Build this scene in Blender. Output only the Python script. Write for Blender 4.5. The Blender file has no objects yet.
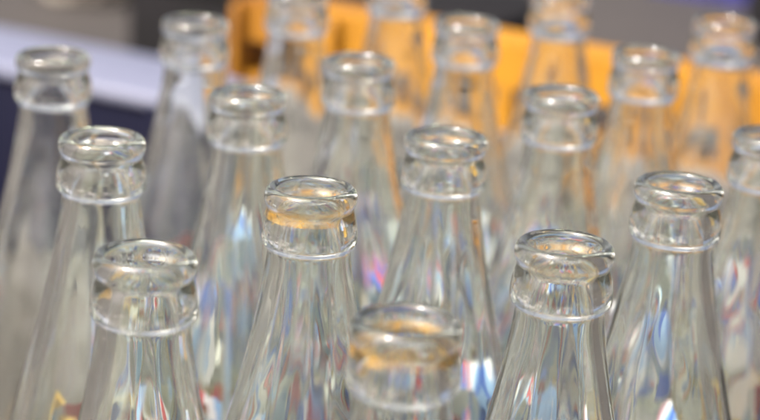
import bpy, bmesh, math, random
from mathutils import Vector, Matrix, noise as mnoise

random.seed(7)
sc = bpy.context.scene
COL = sc.collection
MM = 0.001
LIP = 0.280            # height of the bottle mouths above the ground
TH = -0.466403         # heading of the crate's rows
EX = Vector((math.cos(TH), math.sin(TH), 0))
EY = Vector((-math.sin(TH), math.cos(TH), 0))     # away from the camera


def P(s, t, z):
    """a point from row direction s, depth t (mm behind the last row) and height z (m)"""
    v = EX * (s * MM) + EY * (t * MM)
    v.z = z
    return v


# ------------------------------------------------------------------ materials
def mat(name):
    m = bpy.data.materials.new(name)
    m.use_nodes = True
    nt = m.node_tree
    nt.nodes.clear()
    out = nt.nodes.new('ShaderNodeOutputMaterial')
    return m, nt, out


def N(nt, kind, **kw):
    n = nt.nodes.new(kind)
    for k, v in kw.items():
        if k in n.inputs:
            n.inputs[k].default_value = v
        else:
            setattr(n, k, v)
    return n


def ramp(nt, fac, stops):
    r = nt.nodes.new('ShaderNodeValToRGB')
    e = r.color_ramp.elements
    while len(e) < len(stops):
        e.new(0.5)
    for el, (p, c) in zip(e, stops):
        el.position = p
        el.color = c if len(c) == 4 else (*c, 1)
    nt.links.new(fac, r.inputs[0])
    return r


def noise_tex(nt, scale, detail=4, rough=0.55, stretch=(1, 1, 1), coord='Object'):
    tc = nt.nodes.new('ShaderNodeTexCoord')
    mp = nt.nodes.new('ShaderNodeMapping')
    mp.inputs['Scale'].default_value = stretch
    nt.links.new(tc.outputs[coord], mp.inputs['Vector'])
    n = nt.nodes.new('ShaderNodeTexNoise')
    n.inputs['Scale'].default_value = scale
    n.inputs['Detail'].default_value = detail
    n.inputs['Roughness'].default_value = rough
    nt.links.new(mp.outputs[0], n.inputs['Vector'])
    return n


def plastic(name, c1, c2, rough=0.4, scale=25, translucent=0.0, bump=0.15, spec=0.5):
    m, nt, out = mat(name)
    n = noise_tex(nt, scale, 6, 0.6)
    r = ramp(nt, n.outputs['Fac'], [(0.3, c1), (0.7, c2)])
    b = N(nt, 'ShaderNodeBsdfPrincipled', Roughness=rough)
    b.inputs['Specular IOR Level'].default_value = spec
    nt.links.new(r.outputs[0], b.inputs['Base Color'])
    n2 = noise_tex(nt, 180, 3)
    bp = N(nt, 'ShaderNodeBump', Strength=bump, Distance=0.001)
    nt.links.new(n2.outputs['Fac'], bp.inputs['Height'])
    nt.links.new(bp.outputs[0], b.inputs['Normal'])
    if translucent:
        t = N(nt, 'ShaderNodeBsdfTranslucent')
        nt.links.new(r.outputs[0], t.inputs['Color'])
        mx = N(nt, 'ShaderNodeMixShader')
        mx.inputs[0].default_value = translucent
        nt.links.new(b.outputs[0], mx.inputs[1])
        nt.links.new(t.outputs[0], mx.inputs[2])
        nt.links.new(mx.outputs[0], out.inputs[0])
    else:
        nt.links.new(b.outputs[0], out.inputs[0])
    return m


def glass_material():
    m, nt, out = mat('clear_glass')
    g = N(nt, 'ShaderNodeBsdfGlass', IOR=1.5, Roughness=0.0)
    g.inputs['Color'].default_value = (0.974, 0.985, 0.967, 1)
    # faint wavy surface of moulded glass
    nb = noise_tex(nt, 55, 2, 0.5, (1, 1, 0.35))
    bp = N(nt, 'ShaderNodeBump', Strength=0.012, Distance=0.001)
    nt.links.new(nb.outputs['Fac'], bp.inputs['Height'])
    nt.links.new(bp.outputs[0], g.inputs['Normal'])
    # thin dry water film and dust, streaky
    d = N(nt, 'ShaderNodeBsdfDiffuse')
    d.inputs['Color'].default_value = (0.80, 0.77, 0.70, 1)
    ns = noise_tex(nt, 90, 6, 0.65, (1, 1, 0.18))
    r = ramp(nt, ns.outputs['Fac'], [(0.42, (0.002,) * 3), (0.78, (0.035,) * 3)])
    sp = noise_tex(nt, 650, 2, 0.5)
    r2 = ramp(nt, sp.outputs['Fac'], [(0.76, (0, 0, 0)), (0.80, (0.30,) * 3)])
    ad = N(nt, 'ShaderNodeMath', operation='MAXIMUM')
    nt.links.new(r.outputs[0], ad.inputs[0])
    nt.links.new(r2.outputs[0], ad.inputs[1])
    # scuffed wear ring where returned bottles rub at the collar
    tc = nt.nodes.new('ShaderNodeTexCoord')
    sx = nt.nodes.new('ShaderNodeSeparateXYZ')
    nt.links.new(tc.outputs['Object'], sx.inputs[0])
    dz = N(nt, 'ShaderNodeMath', operation='SUBTRACT')
    dz.inputs[1].default_value = 0.2503
    nt.links.new(sx.outputs[2], dz.inputs[0])
    az = N(nt, 'ShaderNodeMath', operation='ABSOLUTE')
    nt.links.new(dz.outputs[0], az.inputs[0])
    band = N(nt, 'ShaderNodeMapRange')
    band.inputs['From Min'].default_value = 0.0016
    band.inputs['From Max'].default_value = 0.0002
    nt.links.new(az.outputs[0], band.inputs['Value'])
    sn = noise_tex(nt, 420, 5, 0.7, (1, 1, 2.5))
    sr = ramp(nt, sn.outputs['Fac'], [(0.50, (0, 0, 0)), (0.66, (0.32,) * 3)])
    sm = N(nt, 'ShaderNodeMath', operation='MULTIPLY')
    nt.links.new(band.outputs[0], sm.inputs[0])
    nt.links.new(sr.outputs[0], sm.inputs[1])
    a2 = N(nt, 'ShaderNodeMath', operation='MAXIMUM')
    nt.links.new(ad.outputs[0], a2.inputs[0])
    nt.links.new(sm.outputs[0], a2.inputs[1])
    ad = a2
    mx = N(nt, 'ShaderNodeMixShader')
    nt.links.new(ad.outputs[0], mx.inputs[0])
    nt.links.new(g.outputs[0], mx.inputs[1])
    nt.links.new(d.outputs[0], mx.inputs[2])
    nt.links.new(mx.outputs[0], out.inputs[0])
    return m


def stain_material(name, col_a, col_b, lo, hi, most):
    """dried drink and rust left by the cap: patchy, thin enough to let light through"""
    m, nt, out = mat(name)
    n = noise_tex(nt, 130, 5, 0.65, (1, 1, 2.2))
    c = ramp(nt, n.outputs['Fac'], [(0.35, col_a), (0.65, col_b)])
    n2 = noise_tex(nt, 210, 6, 0.7, (1, 1, 1.4))
    a = ramp(nt, n2.outputs['Fac'], [(lo, (0.05,) * 3), (hi, (most,) * 3)])
    d = N(nt, 'ShaderNodeBsdfDiffuse')
    t = N(nt, 'ShaderNodeBsdfTranslucent')
    nt.links.new(c.outputs[0], d.inputs[0])
    nt.links.new(c.outputs[0], t.inputs[0])
    m1 = N(nt, 'ShaderNodeMixShader')
    m1.inputs[0].default_value = 0.45
    nt.links.new(d.outputs[0], m1.inputs[1])
    nt.links.new(t.outputs[0], m1.inputs[2])
    tr = N(nt, 'ShaderNodeBsdfTransparent')
    mx = N(nt, 'ShaderNodeMixShader')
    nt.links.new(a.outputs[0], mx.inputs[0])
    nt.links.new(tr.outputs[0], mx.inputs[1])
    nt.links.new(m1.outputs[0], mx.inputs[2])
    nt.links.new(mx.outputs[0], out.inputs[0])
    return m


GLASS = glass_material()
ENAMEL_WHITE = plastic('white_enamel', (0.58, 0.59, 0.57), (0.50, 0.51, 0.50), 0.35, 60)
ENAMEL_PALE = plastic('pale_blue_enamel', (0.24, 0.38, 0.55), (0.18, 0.31, 0.48), 0.35, 60)
ENAMEL_RED = plastic('red_enamel', (0.42, 0.07, 0.07), (0.34, 0.055, 0.06), 0.35, 60)
ENAMEL_BLUE = plastic('blue_enamel', (0.035, 0.12, 0.42), (0.03, 0.09, 0.34), 0.35, 60)
RUST = stain_material('orange_rust_stain', (0.50, 0.25, 0.03), (0.66, 0.42, 0.10), 0.39, 0.64, 0.56)
FAINT = stain_material('faint_yellow_stain', (0.66, 0.42, 0.12), (0.74, 0.56, 0.26), 0.45, 0.75, 0.18)
YELLOW = plastic('yellow_plastic', (0.44, 0.205, 0.006), (0.17, 0.062, 0.003), 0.5, 10, 0.2)
NAVY = plastic('navy_plastic', (0.0015, 0.002, 0.010), (0.0025, 0.003, 0.014), 0.8, 12, spec=0.15)
BLUE = plastic('blue_plastic', (0.016, 0.016, 0.11), (0.02, 0.022, 0.14), 0.7, 12, spec=0.2)
LILAC = plastic('pale_lilac_plastic', (0.110, 0.118, 0.165), (0.13, 0.138, 0.185), 0.4, 8)
BLACK = plastic('black_plastic', (0.005, 0.005, 0.005), (0.008, 0.007, 0.008), 0.8, 12, spec=0.15)
CREAM = plastic('cream_cloth', (0.36, 0.32, 0.26), (0.42, 0.38, 0.31), 0.9, 14)
CRATE_YELLOW = plastic('crate_yellow_plastic', (0.58, 0.37, 0.06), (0.50, 0.31, 0.05), 0.5, 14, 0.25)
TAUPE_SHADE = plastic('taupe_shade_plastic', (0.075, 0.068, 0.064), (0.105, 0.095, 0.09), 0.6, 15)  # dull tone of the added crate, shade below the yellow one put into colour
PALE = plastic('pale_grey_plastic', (0.72, 0.74, 0.74), (0.80, 0.81, 0.80), 0.5, 15)


def pavement_material():
    m, nt, out = mat('grey_brown_pavement')
    n = noise_tex(nt, 2.2, 8, 0.6)
    r = ramp(nt, n.outputs['Fac'], [(0.3, (0.019, 0.0158, 0.0135)), (0.7, (0.033, 0.0275, 0.0235))])
    n2 = noise_tex(nt, 120, 4, 0.7)
    r2 = ramp(nt, n2.outputs['Fac'], [(0.3, (0.7,) * 3), (0.7, (1.15,) * 3)])
    mx = N(nt, 'ShaderNodeMixRGB', blend_type='MULTIPLY')
    mx.inputs[0].default_value = 1
    nt.links.new(r.outputs[0], mx.inputs[1])
    nt.links.new(r2.outputs[0], mx.inputs[2])
    b = N(nt, 'ShaderNodeBsdfPrincipled', Roughness=0.85)
    nt.links.new(mx.outputs[0], b.inputs['Base Color'])
    bp = N(nt, 'ShaderNodeBump', Strength=0.5, Distance=0.003)
    nt.links.new(n2.outputs['Fac'], bp.inputs['Height'])
    nt.links.new(bp.outputs[0], b.inputs['Normal'])
    nt.links.new(b.outputs[0], out.inputs[0])
    return m


# ------------------------------------------------------------------ object helpers
def link(name, mesh, parent=None):
    o = bpy.data.objects.new(name, mesh)
    COL.objects.link(o)
    if parent:
        o.parent = parent
    return o


def thing(name, label, cat, loc, rz=0.0, group=None):
    o = bpy.data.objects.new(name, None)
    o.empty_display_size = 0.02
    COL.objects.link(o)
    o.location = loc
    o.rotation_euler = (0, 0, rz)
    o['label'] = label
    o['category'] = cat
    if group:
        o['group'] = group
    return o


def box(bm, x0, x1, y0, y1, z0, z1):
    vs = [bm.verts.new((x, y, z)) for z in (z0, z1) for y in (y0, y1) for x in (x0, x1)]
    for f in ((0, 2, 3, 1), (4, 5, 7, 6), (0, 1, 5, 4), (2, 6, 7, 3), (0, 4, 6, 2), (1, 3, 7, 5)):
        bm.faces.new([vs[i] for i in f])


def bm_obj(name, bm, material, parent=None, bevel=0.0, smooth=True, seg=3):
    bmesh.ops.recalc_face_normals(bm, faces=bm.faces)
    if bevel:
        bmesh.ops.bevel(bm, geom=list(bm.edges), offset=bevel, segments=seg, profile=0.5, affect='EDGES', clamp_overlap=True)
    me = bpy.data.meshes.new(name)
    bm.to_mesh(me)
    bm.free()
    for p in me.polygons:
        p.use_smooth = smooth
    if smooth:
        me.set_sharp_from_angle(angle=math.radians(40))
    me.materials.append(material)
    return link(name, me, parent)


def bx(name, material, parent, *dims, bevel=0.002):
    bm = bmesh.new()
    box(bm, *dims)
    return bm_obj(name, bm, material, parent, bevel)


# ------------------------------------------------------------------ the bottle
OUT = [(11.3, 0.0), (12.35, -0.4), (13.02, -1.4), (13.38, -2.9), (13.28, -4.2), (12.92, -5.2), (12.58, -6.0),
       (12.5, -6.7), (12.7, -7.7), (13.15, -9.1), (13.55, -10.9), (13.8, -12.9), (13.85, -15.2), (13.6, -16.6),
       (12.8, -17.5), (12.2, -18.2), (12.2, -21), (12.95, -26.5), (14.0, -33), (15.2, -40), (16.9, -48),
       (18.9, -57), (21.4, -67), (24.1, -78), (26.6, -89), (29.0, -100), (31.0, -112), (32.4, -124), (33.2, -136),
       (33.5, -148), (33.5, -170), (33.5, -200), (33.5, -230), (33.4, -252), (32.6, -259), (30.0, -263.5), (26.5, -265),
       (23.5, -264), (20, -261), (12, -258.5), (0.02, -257.5)]
INN = [(11.3, 0.0), (10.4, -0.35), (9.8, -1.5), (9.4, -4.5), (9.25, -9), (9.15, -14), (9.1, -20), (9.7, -26.5),
       (10.9, -33.5), (12.3, -41), (14.0, -49), (16.1, -58), (18.6, -68), (21.3, -79), (23.8, -90), (26.2, -101),
       (28.2, -113), (29.5, -125), (30.2, -137), (30.4, -149), (30.4, -175), (30.4, -205), (30.4, -235), (29.8, -248),
       (27, -252.5), (20, -253.8), (10, -253.5), (0.02, -253)]


def spline(pts, step):
    """centripetal Catmull-Rom through the profile"""
    res = []
    ext = [(2 * pts[0][0] - pts[1][0], pts[1][1])] + pts + [(2 * pts[-1][0] - pts[-2][0], 2 * pts[-1][1] - pts[-2][1])]
    for i in range(1, len(ext) - 2):
        p = [Vector(ext[i + k]) for k in (-1, 0, 1, 2)]
        t = [0.0]
        for k in range(3):
            t.append(t[-1] + max((p[k + 1] - p[k]).length, 1e-4) ** 0.5)
        n = max(2, min(9, round((p[2] - p[1]).length / step)))
        for q in range(n):
            u = t[1] + (t[2] - t[1]) * q / n
            a1 = p[0] * ((t[1] - u) / (t[1] - t[0])) + p[1] * ((u - t[0]) / (t[1] - t[0]))
            a2 = p[1] * ((t[2] - u) / (t[2] - t[1])) + p[2] * ((u - t[1]) / (t[2] - t[1]))
            a3 = p[2] * ((t[3] - u) / (t[3] - t[2])) + p[3] * ((u - t[2]) / (t[3] - t[2]))
            b1 = a1 * ((t[2] - u) / (t[2] - t[0])) + a2 * ((u - t[0]) / (t[2] - t[0]))
            b2 = a2 * ((t[3] - u) / (t[3] - t[1])) + a3 * ((u - t[1]) / (t[3] - t[1]))
            c = b1 * ((t[2] - u) / (t[2] - t[1])) + b2 * ((u - t[1]) / (t[2] - t[1]))
            res.append((c.x, c.y))
    res.append(pts[-1])
    return res


SEG = 180


def smoothstep(a, b, x):
    t = min(1, max(0, (x - a) / (b - a)))
    return t * t * (3 - 2 * t)


def make_profiles(seed):
    rnd = random.Random(seed)
    waves = [(k, rnd.uniform(0, 6.28), rnd.uniform(-0.012, 0.012), rnd.uniform(0.3, 1.0)) for k in (2, 3, 5, 7, 9, 13)]
    ph = rnd.uniform(0, 6.28)

    def outer(r, z, a):
        # shallow twisting flutes that start under the neck
        f = smoothstep(-30, -62, z) * (1 - smoothstep(-118, -135, z))
        w = math.sin(11 * a + ph - 0.020 * z * 1.6)
        d = abs((a + ph) % math.pi)                    # two thin seams of the mould
        d = min(d, math.pi - d) * SEG / (2 * math.pi)
        seam = 0.10 * max(0, 1 - d / 1.2) * smoothstep(-7, -10, z)
        return r + f * 0.05 * w + 0.02 * math.sin(2 * a + ph) + seam

    def inner(r, z, a):
        s = sum(am * math.sin(k * a + p + tw * z * k) for k, p, tw, am in waves)
        f = smoothstep(-20, -34, z)
        return r + f * (0.035 + 0.07 * smoothstep(-26, -60, z)) * s + f * 0.04 * math.sin(z * 0.35 + ph)
    return outer, inner


def bottle_meshes(seed):
    outer, inner = make_profiles(seed)
    po = spline(OUT, 1.1)
    pi = spline(INN, 1.3)
    # one loop: inner bottom -> up -> over the lip -> down the outside
    rows = [('i', r, z) for r, z in reversed(pi)] + [('o', r, z) for r, z in po[1:]]
    grid = []
    for side, r, z in rows:
        f = outer if side == 'o' else inner
        line = []
        for k in range(SEG):
            a = 2 * math.pi * k / SEG
            rr = f(r, z, a) if r > 1 else r
            line.append(Vector((rr * math.cos(a), rr * math.sin(a), z)))
        grid.append(line)
    n = len(rows)
    nrm = []
    for i in range(n):
        line = []
        for k in range(SEG):
            du = grid[i][(k + 1) % SEG] - grid[i][k - 1]
            dv = grid[min(n - 1, i + 1)][k] - grid[max(0, i - 1)][k]
            v = dv.cross(du)
            if rows[i][1] < 0.5 or v.length < 1e-9:
                v = Vector((0, 0, 1 if i == 0 else -1))
            v.normalize()
            line.append(v)
        nrm.append(line)
    # orientation: on the outside the normal must point away from the axis
    probe = next(i for i in range(n) if rows[i][0] == 'o' and rows[i][2] < -40)
    flip = nrm[probe][0].x < 0
    H = 265.0

    def piece(name, i0, i1):
        verts, norms, faces = [], [], []
        for i in range(i0, i1 + 1):
            for k in range(SEG):
                v = grid[i][k]
                verts.append((v.x * MM, v.y * MM, (v.z + H) * MM))
                q = nrm[i][k]
                norms.append(-q if flip and 0 < i < n - 1 else q)
        for i in range(i1 - i0):
            for k in range(SEG):
                a, b = i * SEG + k, i * SEG + (k + 1) % SEG
                c, d = b + SEG, a + SEG
                faces.append((a, d, c, b))
        me = bpy.data.meshes.new(name)
        me.from_pydata(verts, [], faces)
        me.update()
        # consistent winding with the analytic normals
        mid = me.polygons[len(me.polygons) // 2]
        if mid.normal.dot(Vector(norms[mid.vertices[0]])) < 0:
            me.flip_normals()
        for p in me.polygons:
            p.use_smooth = True
        me.normals_split_custom_set_from_vertices(norms)
        me.materials.append(GLASS)
        return me

    # cuts: mouth (inside of the lip + bead), collar, the rest
    zs = [z for _, _, z in rows]
    lip0 = max(i for i in range(n) if rows[i][0] == 'i' and zs[i] <= -5.8)
    lip1 = min(i for i in range(n) if rows[i][0] == 'o' and zs[i] <= -6.6)
    col1 = min(i for i in range(n) if rows[i][0] == 'o' and zs[i] <= -18.1)
    inner_me = piece('inner_wall', 0, lip0)
    lip_me = piece('lip', lip0, lip1)
    col_me = piece('collar', lip1, col1)
    body_me = piece('glass_body', col1, n - 1)
    # inner wall and outer wall are one glass body: join their data
    bm = bmesh.new()
    norms = []
    for me in (inner_me, body_me):
        bm.from_mesh(me)
    tmp = bpy.data.meshes.new('glass_body')
    bm.to_mesh(tmp)
    bm.free()
    for p in tmp.polygons:
        p.use_smooth = True
    for (i0, i1) in ((0, lip0), (col1, n - 1)):
        for i in range(i0, i1 + 1):
            for k in range(SEG):
                q = nrm[i][k]
                norms.append(-q if flip and 0 < i < n - 1 else q)
    tmp.normals_split_custom_set_from_vertices(norms)
    if not tmp.materials:
        tmp.materials.append(GLASS)

    # enamel print on the shoulder and body, following the fluted surface
    rnd = random.Random(seed + 50)
    prow = [(r, z) for r, z in spline(OUT, 1.1) if -168 < z < -84]
    verts, faces, idx = [], [], []
    for r, z in prow:
        for k in range(SEG * 2):
            a = math.pi * k / SEG
            rr = outer(r, z, a) + 0.14
            verts.append((rr * math.cos(a) * MM, rr * math.sin(a) * MM, (z + H) * MM))
    S2 = SEG * 2
    for i in range(len(prow) - 1):
        z = prow[i][1]
        for k in range(S2):
            a = math.pi * (k + 0.5) / SEG
            h = ((a * 2 / math.pi) % 2) / 2          # the print repeats on two sides
            wob = mnoise.noise(Vector((math.cos(a) * 2.2, math.sin(a) * 2.2, z * 0.05 + seed * 9)))
            c = None
            u = (h - 0.5) * 2                        # -1..1 across one print
            # loose brush-like print: white strokes with small red and blue ones among them
            q1 = mnoise.noise(Vector((a * 4.0 + seed * 5, z * 0.034, 3.0 + seed)))
            q2 = mnoise.noise(Vector((a * 4.4 + seed * 3, z * 0.036, 11.0 + seed)))
            if z < -150 + 4 * wob:
                c = 0
            elif abs(u) < 0.72 and z < -95 - 10 * u * u + 5 * wob:
                if q1 > -0.06:
                    c = 3 if q1 > 0.22 else 0
                    if q2 > 0.29:
                        c = 1 if z > -124 + 10 * wob else 2
                    elif q2 < -0.24:
                        c = 2
                elif q1 < -0.28:
                    c = 2 if q2 < 0.1 else 1
            if c is None:
                continue
            f = (i * S2 + k, (i + 1) * S2 + k, (i + 1) * S2 + (k + 1) % S2, i * S2 + (k + 1) % S2)
            faces.append(f)
            idx.append(c)
    lab = bpy.data.meshes.new('printed_label')
    lab.from_pydata(verts, [], faces)
    bm = bmesh.new()
    bm.from_mesh(lab)
    bmesh.ops.delete(bm, geom=[v for v in bm.verts if not v.link_faces], context='VERTS')
    bm.to_mesh(lab)
    bm.free()
    for m in (ENAMEL_WHITE, ENAMEL_RED, ENAMEL_BLUE, ENAMEL_PALE):
        lab.materials.append(m)
    for p, c in zip(lab.polygons, idx):
        p.material_index = c
        p.use_smooth = True

    # stain rings, on the outside under the bead and inside the mouth
    def ring(name, prof, off, z0, z1, material, fn):
        vv, ff = [], []
        pr = [(r, z) for r, z in prof if z1 <= z <= z0]
        for r, z in pr:
            for k in range(SEG):
                a = 2 * math.pi * k / SEG
                rr = fn(r, z, a) + off
                vv.append((rr * math.cos(a) * MM, rr * math.sin(a) * MM, (z + H) * MM))
        for i in range(len(pr) - 1):
            for k in range(SEG):
                b = (k + 1) % SEG
                ff.append((i * SEG + k, (i + 1) * SEG + k, (i + 1) * SEG + b, i * SEG + b))
        me = bpy.data.meshes.new(name)
        me.from_pydata(vv, [], ff)
        for p in me.polygons:
            p.use_smooth = True
        me.materials.append(material)
        return me
    fine_o, fine_i = spline(OUT, 0.35), spline(INN, 0.35)
    rings = {
        'outer_rust': ring('rust_ring', fine_o, 0.08, -5.0, -8.8, RUST, outer),
        'inner_rust': ring('mouth_stain', fine_i, -0.08, -3.6, -6.6, RUST, inner),
        'outer_faint': ring('faint_ring', fine_o, 0.08, -4.2, -9.5, FAINT, outer),
        'inner_faint': ring('mouth_stain', fine_i, -0.08, -3.0, -9.0, FAINT, inner),
    }
    return dict(body=tmp, lip=lip_me, collar=col_me, label=lab, rings=rings)


KIT = [bottle_meshes(s) for s in (1, 2, 3)]
BASE_Z = LIP - 0.265

# x, y in millimetres on the crate floor; label; stains
BOTTLES = [
    (32.2, -459.0, 'nearest glass bottle, blurred, with a thick orange ring of rust under its lip', ('outer_rust', 'inner_rust')),
    (-36.3, -424.5, 'clear glass bottle with a clean lip, foremost on the left', ()),
    (70.4, -390.3, 'sharp glass bottle with faint yellow film inside its mouth', ('inner_faint',)),
    (-1.5, -355.1, 'sharp glass bottle in the middle with an orange rust ring under its lip', ('outer_rust', 'inner_faint')),
    (105.3, -322.3, 'sharp clean glass bottle on the right, behind the one with yellow film', ()),
    (-69.9, -316.8, 'clean glass bottle directly behind the foremost bottle on the left', ()),
    (34.1, -286.1, 'clean glass bottle behind and right of the sharp rust-ringed bottle', ()),
    (140.6, -255.7, 'glass bottle cut off by the right edge of the photo', ()),
    (-34.6, -247.3, 'slightly blurred glass bottle behind and left of the sharp rust-ringed bottle', ()),
    (-109.8, -210.8, 'blurred glass bottle at the left edge, in front of the pale bluish lid', ()),
    (71.7, -216.5, 'blurred glass bottle directly behind the sharp bottle with yellow film', ()),
    (-2.0, -186.0, 'blurred glass bottle directly below the brightest patch of yellow crate', ()),
    (-70.6, -135.6, 'blurred glass bottle between the pale bluish lid and the yellow crate', ()),
    (105.0, -139.5, 'blurred glass bottle against the yellow crate, its rim just below the edge of that crate', ()),
    (34.6, -101.4, 'blurred glass bottle with its whole mouth in front of the black box', ()),
    (141.9, -64.4, 'blurred glass bottle in front of the dark blue crate, top right', ()),
    (-38.8, -62.2, 'blurred glass bottle cut by the top edge, leftmost of those three', ('outer_faint',)),
    (73.5, -31.0, 'blurred glass bottle cut by the top edge, rightmost of those three', ('outer_faint',)),
    (0.3, -7.4, 'farthest glass bottle, brownish mouth cut by the top edge, middle of those three', ('outer_faint', 'outer_rust')),
]
GROUP = 'empty clear glass bottles standing in rows'


def build_bottle(i, x, y, label, stains):
    kit = KIT[i % 3]
    tx, ty = math.radians(random.uniform(-0.5, 0.5)), math.radians(random.uniform(-0.5, 0.5))   # nothing stands quite straight
    root = thing('glass_bottle', label, 'bottle', (x * MM - 0.265 * math.sin(ty), y * MM + 0.265 * math.sin(tx), BASE_Z), 0, GROUP)
    spin = -1.34 if x < -100 else random.uniform(0, 6.28)
    root.rotation_euler = (Matrix.Rotation(ty, 3, 'Y') @ Matrix.Rotation(tx, 3, 'X') @ Matrix.Rotation(spin, 3, 'Z')).to_euler()
    link('glass_body', kit['body'], root)
    link('lip', kit['lip'], root)
    link('collar', kit['collar'], root)
    if x > -100:      # the bottle at the left edge has lost its print
        link('printed_label', kit['label'], root)
    for s in stains:
        link('rust_ring' if s == 'outer_rust' else 'stain_ring' if s == 'outer_faint' else 'mouth_stain', kit['rings'][s], root)
    return root


for i, b in enumerate(BOTTLES):
    build_bottle(i, *b)

# ------------------------------------------------------------------ crate the bottles stand in
c = P(1.5 * 79.2, -2.5 * 79.2, 0)
crate = thing('bottle_crate', 'yellow plastic crate holding the rows of empty glass bottles', 'crate', (c.x, c.y, 0.002), TH)
hw, hd, wl, ht = 0.166, 0.246, 0.004, 0.113
bx('base', PALE, crate, -hw, hw, -hd, hd, 0, 0.0125, bevel=0.001)
for y0, y1 in ((-hd - wl, -hd), (hd, hd + wl)):
    bx('wall', CRATE_YELLOW, crate, -hw - wl, hw + wl, y0, y1, 0, ht, bevel=0.0012)
for x0, x1 in ((-hw - wl, -hw), (hw, hw + wl)):
    bx('wall', CRATE_YELLOW, crate, x0, x1, -hd + 0.0001, hd - 0.0001, 0, ht, bevel=0.0012)


# ------------------------------------------------------------------ open crate with ribs and hand holes
def ribbed_crate(name, label, cat, material, loc, rz, lx, ly, h, hole=True):
    root = thing(name, label, cat, loc, rz)
    t = 0.006
    for sx, y in ((0, -ly / 2), (1, ly / 2)):
        bm = bmesh.new()
        y0, y1 = y - t / 2, y + t / 2
        if hole:
            hx, hz0, hz1 = 0.055, h - 0.085, h - 0.050
            box(bm, -lx / 2, -hx, y0, y1, 0, h - 0.012)
            box(bm, hx, lx / 2, y0, y1, 0, h - 0.012)
            box(bm, -hx, hx, y0, y1, 0, hz0)
            box(bm, -hx, hx, y0, y1, hz1, h - 0.012)
        else:
            box(bm, -lx / 2, lx / 2, y0, y1, 0, h - 0.012)
        bm_obj('wall', bm, material, root, 0.0)
    for x in (-lx / 2, lx / 2):
        bx('wall', material, root, x - t / 2, x + t / 2, -ly / 2 + t / 2, ly / 2 - t / 2, 0, h - 0.012, bevel=0.001)
    bx('base', material, root, -lx / 2, lx / 2, -ly / 2 + t / 2, ly / 2 - t / 2, 0.004, 0.012, bevel=0.001)
    # rim: four bars round the top
    bm = bmesh.new()
    r = 0.010
    o, q = 0.006, 0.006
    box(bm, -lx / 2 - o, lx / 2 + o, -ly / 2 - o, -ly / 2 + q, h - 0.012, h)
    box(bm, -lx / 2 - o, lx / 2 + o, ly / 2 - q, ly / 2 + o, h - 0.012, h)
    box(bm, -lx / 2 - o, -lx / 2 + q, -ly / 2 + q, ly / 2 - q, h - 0.012, h)
    box(bm, lx / 2 - q, lx / 2 + o, -ly / 2 + q, ly / 2 - q, h - 0.012, h)
    bm_obj('rim', bm, material, root, 0.0015)
    # vertical ribs on the long faces and one ledge
    n = max(4, int(lx / 0.07))
    for k in range(n + 1):
        x = -lx / 2 + 0.006 + (lx - 0.012) * k / n
        bx('rib', material, root, x - 0.002, x + 0.002, -ly / 2 - t / 2 - 0.005, -ly / 2 - t / 2, 0, h - 0.0122, bevel=0.0006)
    return root


# a shallow yellow crate tipped on its long side, its floor towards the bottles, on an added grey-brown crate that stands in for its shaded foot
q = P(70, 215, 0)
ribbed_crate('plastic_crate', 'added grey brown crate standing in for the shaded foot of the yellow-orange crate behind the glass bottles', 'crate', TAUPE_SHADE,
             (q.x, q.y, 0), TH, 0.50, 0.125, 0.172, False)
q = P(70, 172, 0)
yc = thing('plastic_crate', 'bright yellow-orange plastic crate standing on edge behind the glass bottles', 'crate',
           (q.x, q.y, 0.172), TH)
L2, HY = 0.262, LIP - 0.061 - 0.172
bm = bmesh.new()
# solid upper band, slats with openings below it
bays = 15
bw = 2 * L2 / bays
zmid = HY - 0.023
box(bm, -L2, L2, -0.0225, -0.0175, zmid, HY)
box(bm, -L2, L2, -0.0225, -0.0175, 0, 0.005)
for k in range(bays + 1):
    x = -L2 + k * bw
    wdt = 0.004 if k % 3 else 0.008
    box(bm, max(-L2, x - wdt), min(L2, x + wdt), -0.0225, -0.0175, 0.005, zmid)
bm_obj('floor_panel', bm, YELLOW, yc, 0.0)
bx('side_wall', YELLOW, yc, -L2, L2, -0.0174, 0.0175, HY - 0.005, HY - 0.0005, bevel=0.001)
bx('side_wall', YELLOW, yc, -L2, L2, -0.0174, 0.0175, 0.0005, 0.005, bevel=0.001)
bx('end_wall', YELLOW, yc, -L2 + 0.0005, -L2 + 0.005, -0.0174, 0.0175, 0.0051, HY - 0.0051, bevel=0.001)
bx('end_wall', YELLOW, yc, L2 - 0.005, L2 - 0.0005, -0.0174, 0.0175, 0.0051, HY - 0.0051, bevel=0.001)
for k in range(9):
    x = -L2 + 0.004 + (2 * L2 - 0.008) * k / 8
    bx('rib', YELLOW, yc, x - 0.003, x + 0.003, -0.030, -0.0226, 0.002, HY - 0.002, bevel=0.001)

# ------------------------------------------------------------------ navy cooler with a lilac lid, far left
q = P(-440, 258, 0)
cool = thing('cool_box', 'navy blue box with a flat pale bluish lid at far left behind the bottles', 'cool box', (q.x, q.y, 0), TH)
bx('body', NAVY, cool, -0.225, 0.225, -0.039, 0.046, 0, 0.122, bevel=0.006)
bx('lid', LILAC, cool, -0.235, 0.235, -0.044, 0.051, 0.1222, 0.131, bevel=0.003)
for xx in (-0.15, 0.15):
    bx('latch', NAVY, cool, xx - 0.008, xx + 0.008, -0.0490, -0.0442, 0.095, 0.127, bevel=0.001)

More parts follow.
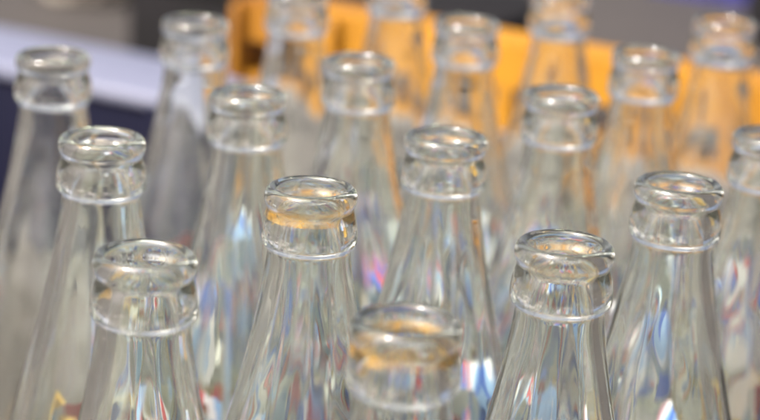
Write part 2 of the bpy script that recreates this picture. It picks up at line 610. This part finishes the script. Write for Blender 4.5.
# ------------------------------------------------------------------ things farther back
def plain_box(name, label, cat, material, s, t, lx, ly, h):
    q = P(s, t, 0)
    root = thing(name, label, cat, (q.x, q.y, 0), TH)
    bx('body', material, root, -lx / 2, lx / 2, -ly / 2, ly / 2, 0, h - 0.018, bevel=0.004)
    bx('lid', material, root, -lx / 2 - 0.004, lx / 2 + 0.004, -ly / 2 - 0.004, ly / 2 + 0.004, h - 0.0178, h, bevel=0.004)
    return root


plain_box('storage_box', 'low black box lying behind the yellow crate at top centre', 'box', BLACK, -430, 660, 0.36, 0.14, 0.13)
plain_box('storage_box', 'dark box at the right edge behind everything, below the blue crate', 'box', BLACK, -140, 1320, 0.30, 0.14, 0.10)
q = P(-290, 1630, 0)
ribbed_crate('plastic_crate', 'dark blue plastic crate at the top right corner behind everything', 'crate', BLUE, (q.x, q.y, 0), TH, 0.42, 0.30, 0.30, False)

# a crumpled cream sack on the pavement, top left
bm = bmesh.new()
bmesh.ops.create_icosphere(bm, subdivisions=5, radius=1)
for v in bm.verts:
    d = v.co.copy()
    n1 = mnoise.fractal(d * 1.6 + Vector((3, 1, 7)), 0.6, 2.1, 5)
    s = 1 + 0.22 * n1
    v.co = Vector((d.x * 0.075 * s, d.y * 0.055 * s, max(0.0, 0.045 + d.z * 0.05 * s)))
sack = bm_obj('cloth_sack', bm, CREAM, None, 0)
q = P(-930, 950, 0)
sack.location = (q.x, q.y, 0)
sack['label'] = 'crumpled cream cloth lying on the pavement at the top left corner'
sack['category'] = 'sack'

# ------------------------------------------------------------------ ground
bm = bmesh.new()
bmesh.ops.create_grid(bm, x_segments=60, y_segments=60, size=30)
g = bm_obj('pavement', bm, pavement_material(), None, 0)
g['kind'] = 'structure'
g['label'] = 'grey brown pavement, out of focus'

# ------------------------------------------------------------------ camera
cam = bpy.data.cameras.new('camera')
co = bpy.data.objects.new('camera', cam)
COL.objects.link(co)
r = Vector((0.9958487, 0.07467507, 0.05204813))
u = Vector((-0.07146628, 0.28731015, 0.95516776))
f = Vector((-0.05637326, 0.95492225, -0.29145419))
M = Matrix((r, u, -f)).transposed().to_4x4()
M.translation = Vector((0.0507365, -0.9018428, 0.1612303 + LIP))
co.matrix_world = M
cam.sensor_width = 36
cam.lens = 2006.06 / 760 * 36
cam.clip_start = 0.02
cam.clip_end = 500
cam.dof.use_dof = True
cam.dof.focus_distance = 0.556
cam.dof.aperture_fstop = 9.3
sc.camera = co

# ------------------------------------------------------------------ daylight
SUN_EL, SUN_AZ = math.radians(52), math.radians(226)     # azimuth clockwise from +Y: behind the camera, to its left
w = bpy.data.worlds.new('World')
sc.world = w
w.use_nodes = True
nt = w.node_tree
bg = nt.nodes.get('Background') or nt.nodes.new('ShaderNodeBackground')
sky = nt.nodes.new('ShaderNodeTexSky')
sky.sky_type = 'NISHITA'
sky.sun_disc = False
sky.sun_elevation = SUN_EL
sky.sun_rotation = SUN_AZ
sky.air_density = 0.20
sky.dust_density = 7.0
sky.ozone_density = 0.0
nt.links.new(sky.outputs[0], bg.inputs['Color'])
bg.inputs['Strength'].default_value = 0.10
sl = bpy.data.lights.new('sun', 'SUN')
sl.energy = 1.5
sl.angle = math.radians(11)
sl.color = (1.0, 0.99, 0.97)
so = bpy.data.objects.new('sun', sl)
COL.objects.link(so)
d = Vector((math.sin(SUN_AZ) * math.cos(SUN_EL), math.cos(SUN_AZ) * math.cos(SUN_EL), math.sin(SUN_EL)))
so.rotation_euler = d.to_track_quat('Z', 'Y').to_euler()

sc.view_settings.view_transform = 'Standard'
sc.view_settings.look = 'None'
sc.view_settings.gamma = 1
sc.view_settings.use_curve_mapping = False
sc.view_settings.exposure = 2.15

cy = sc.cycles
cy.use_adaptive_sampling = False
cy.max_bounces = 48
cy.transmission_bounces = 48
cy.glossy_bounces = 16
cy.diffuse_bounces = 4
cy.transparent_max_bounces = 48
cy.caustics_reflective = True
cy.caustics_refractive = True
cy.blur_glossy = 0.5
cy.sample_clamp_indirect = 12
cy.use_denoising = True
cy.denoiser = 'OPENIMAGEDENOISE'
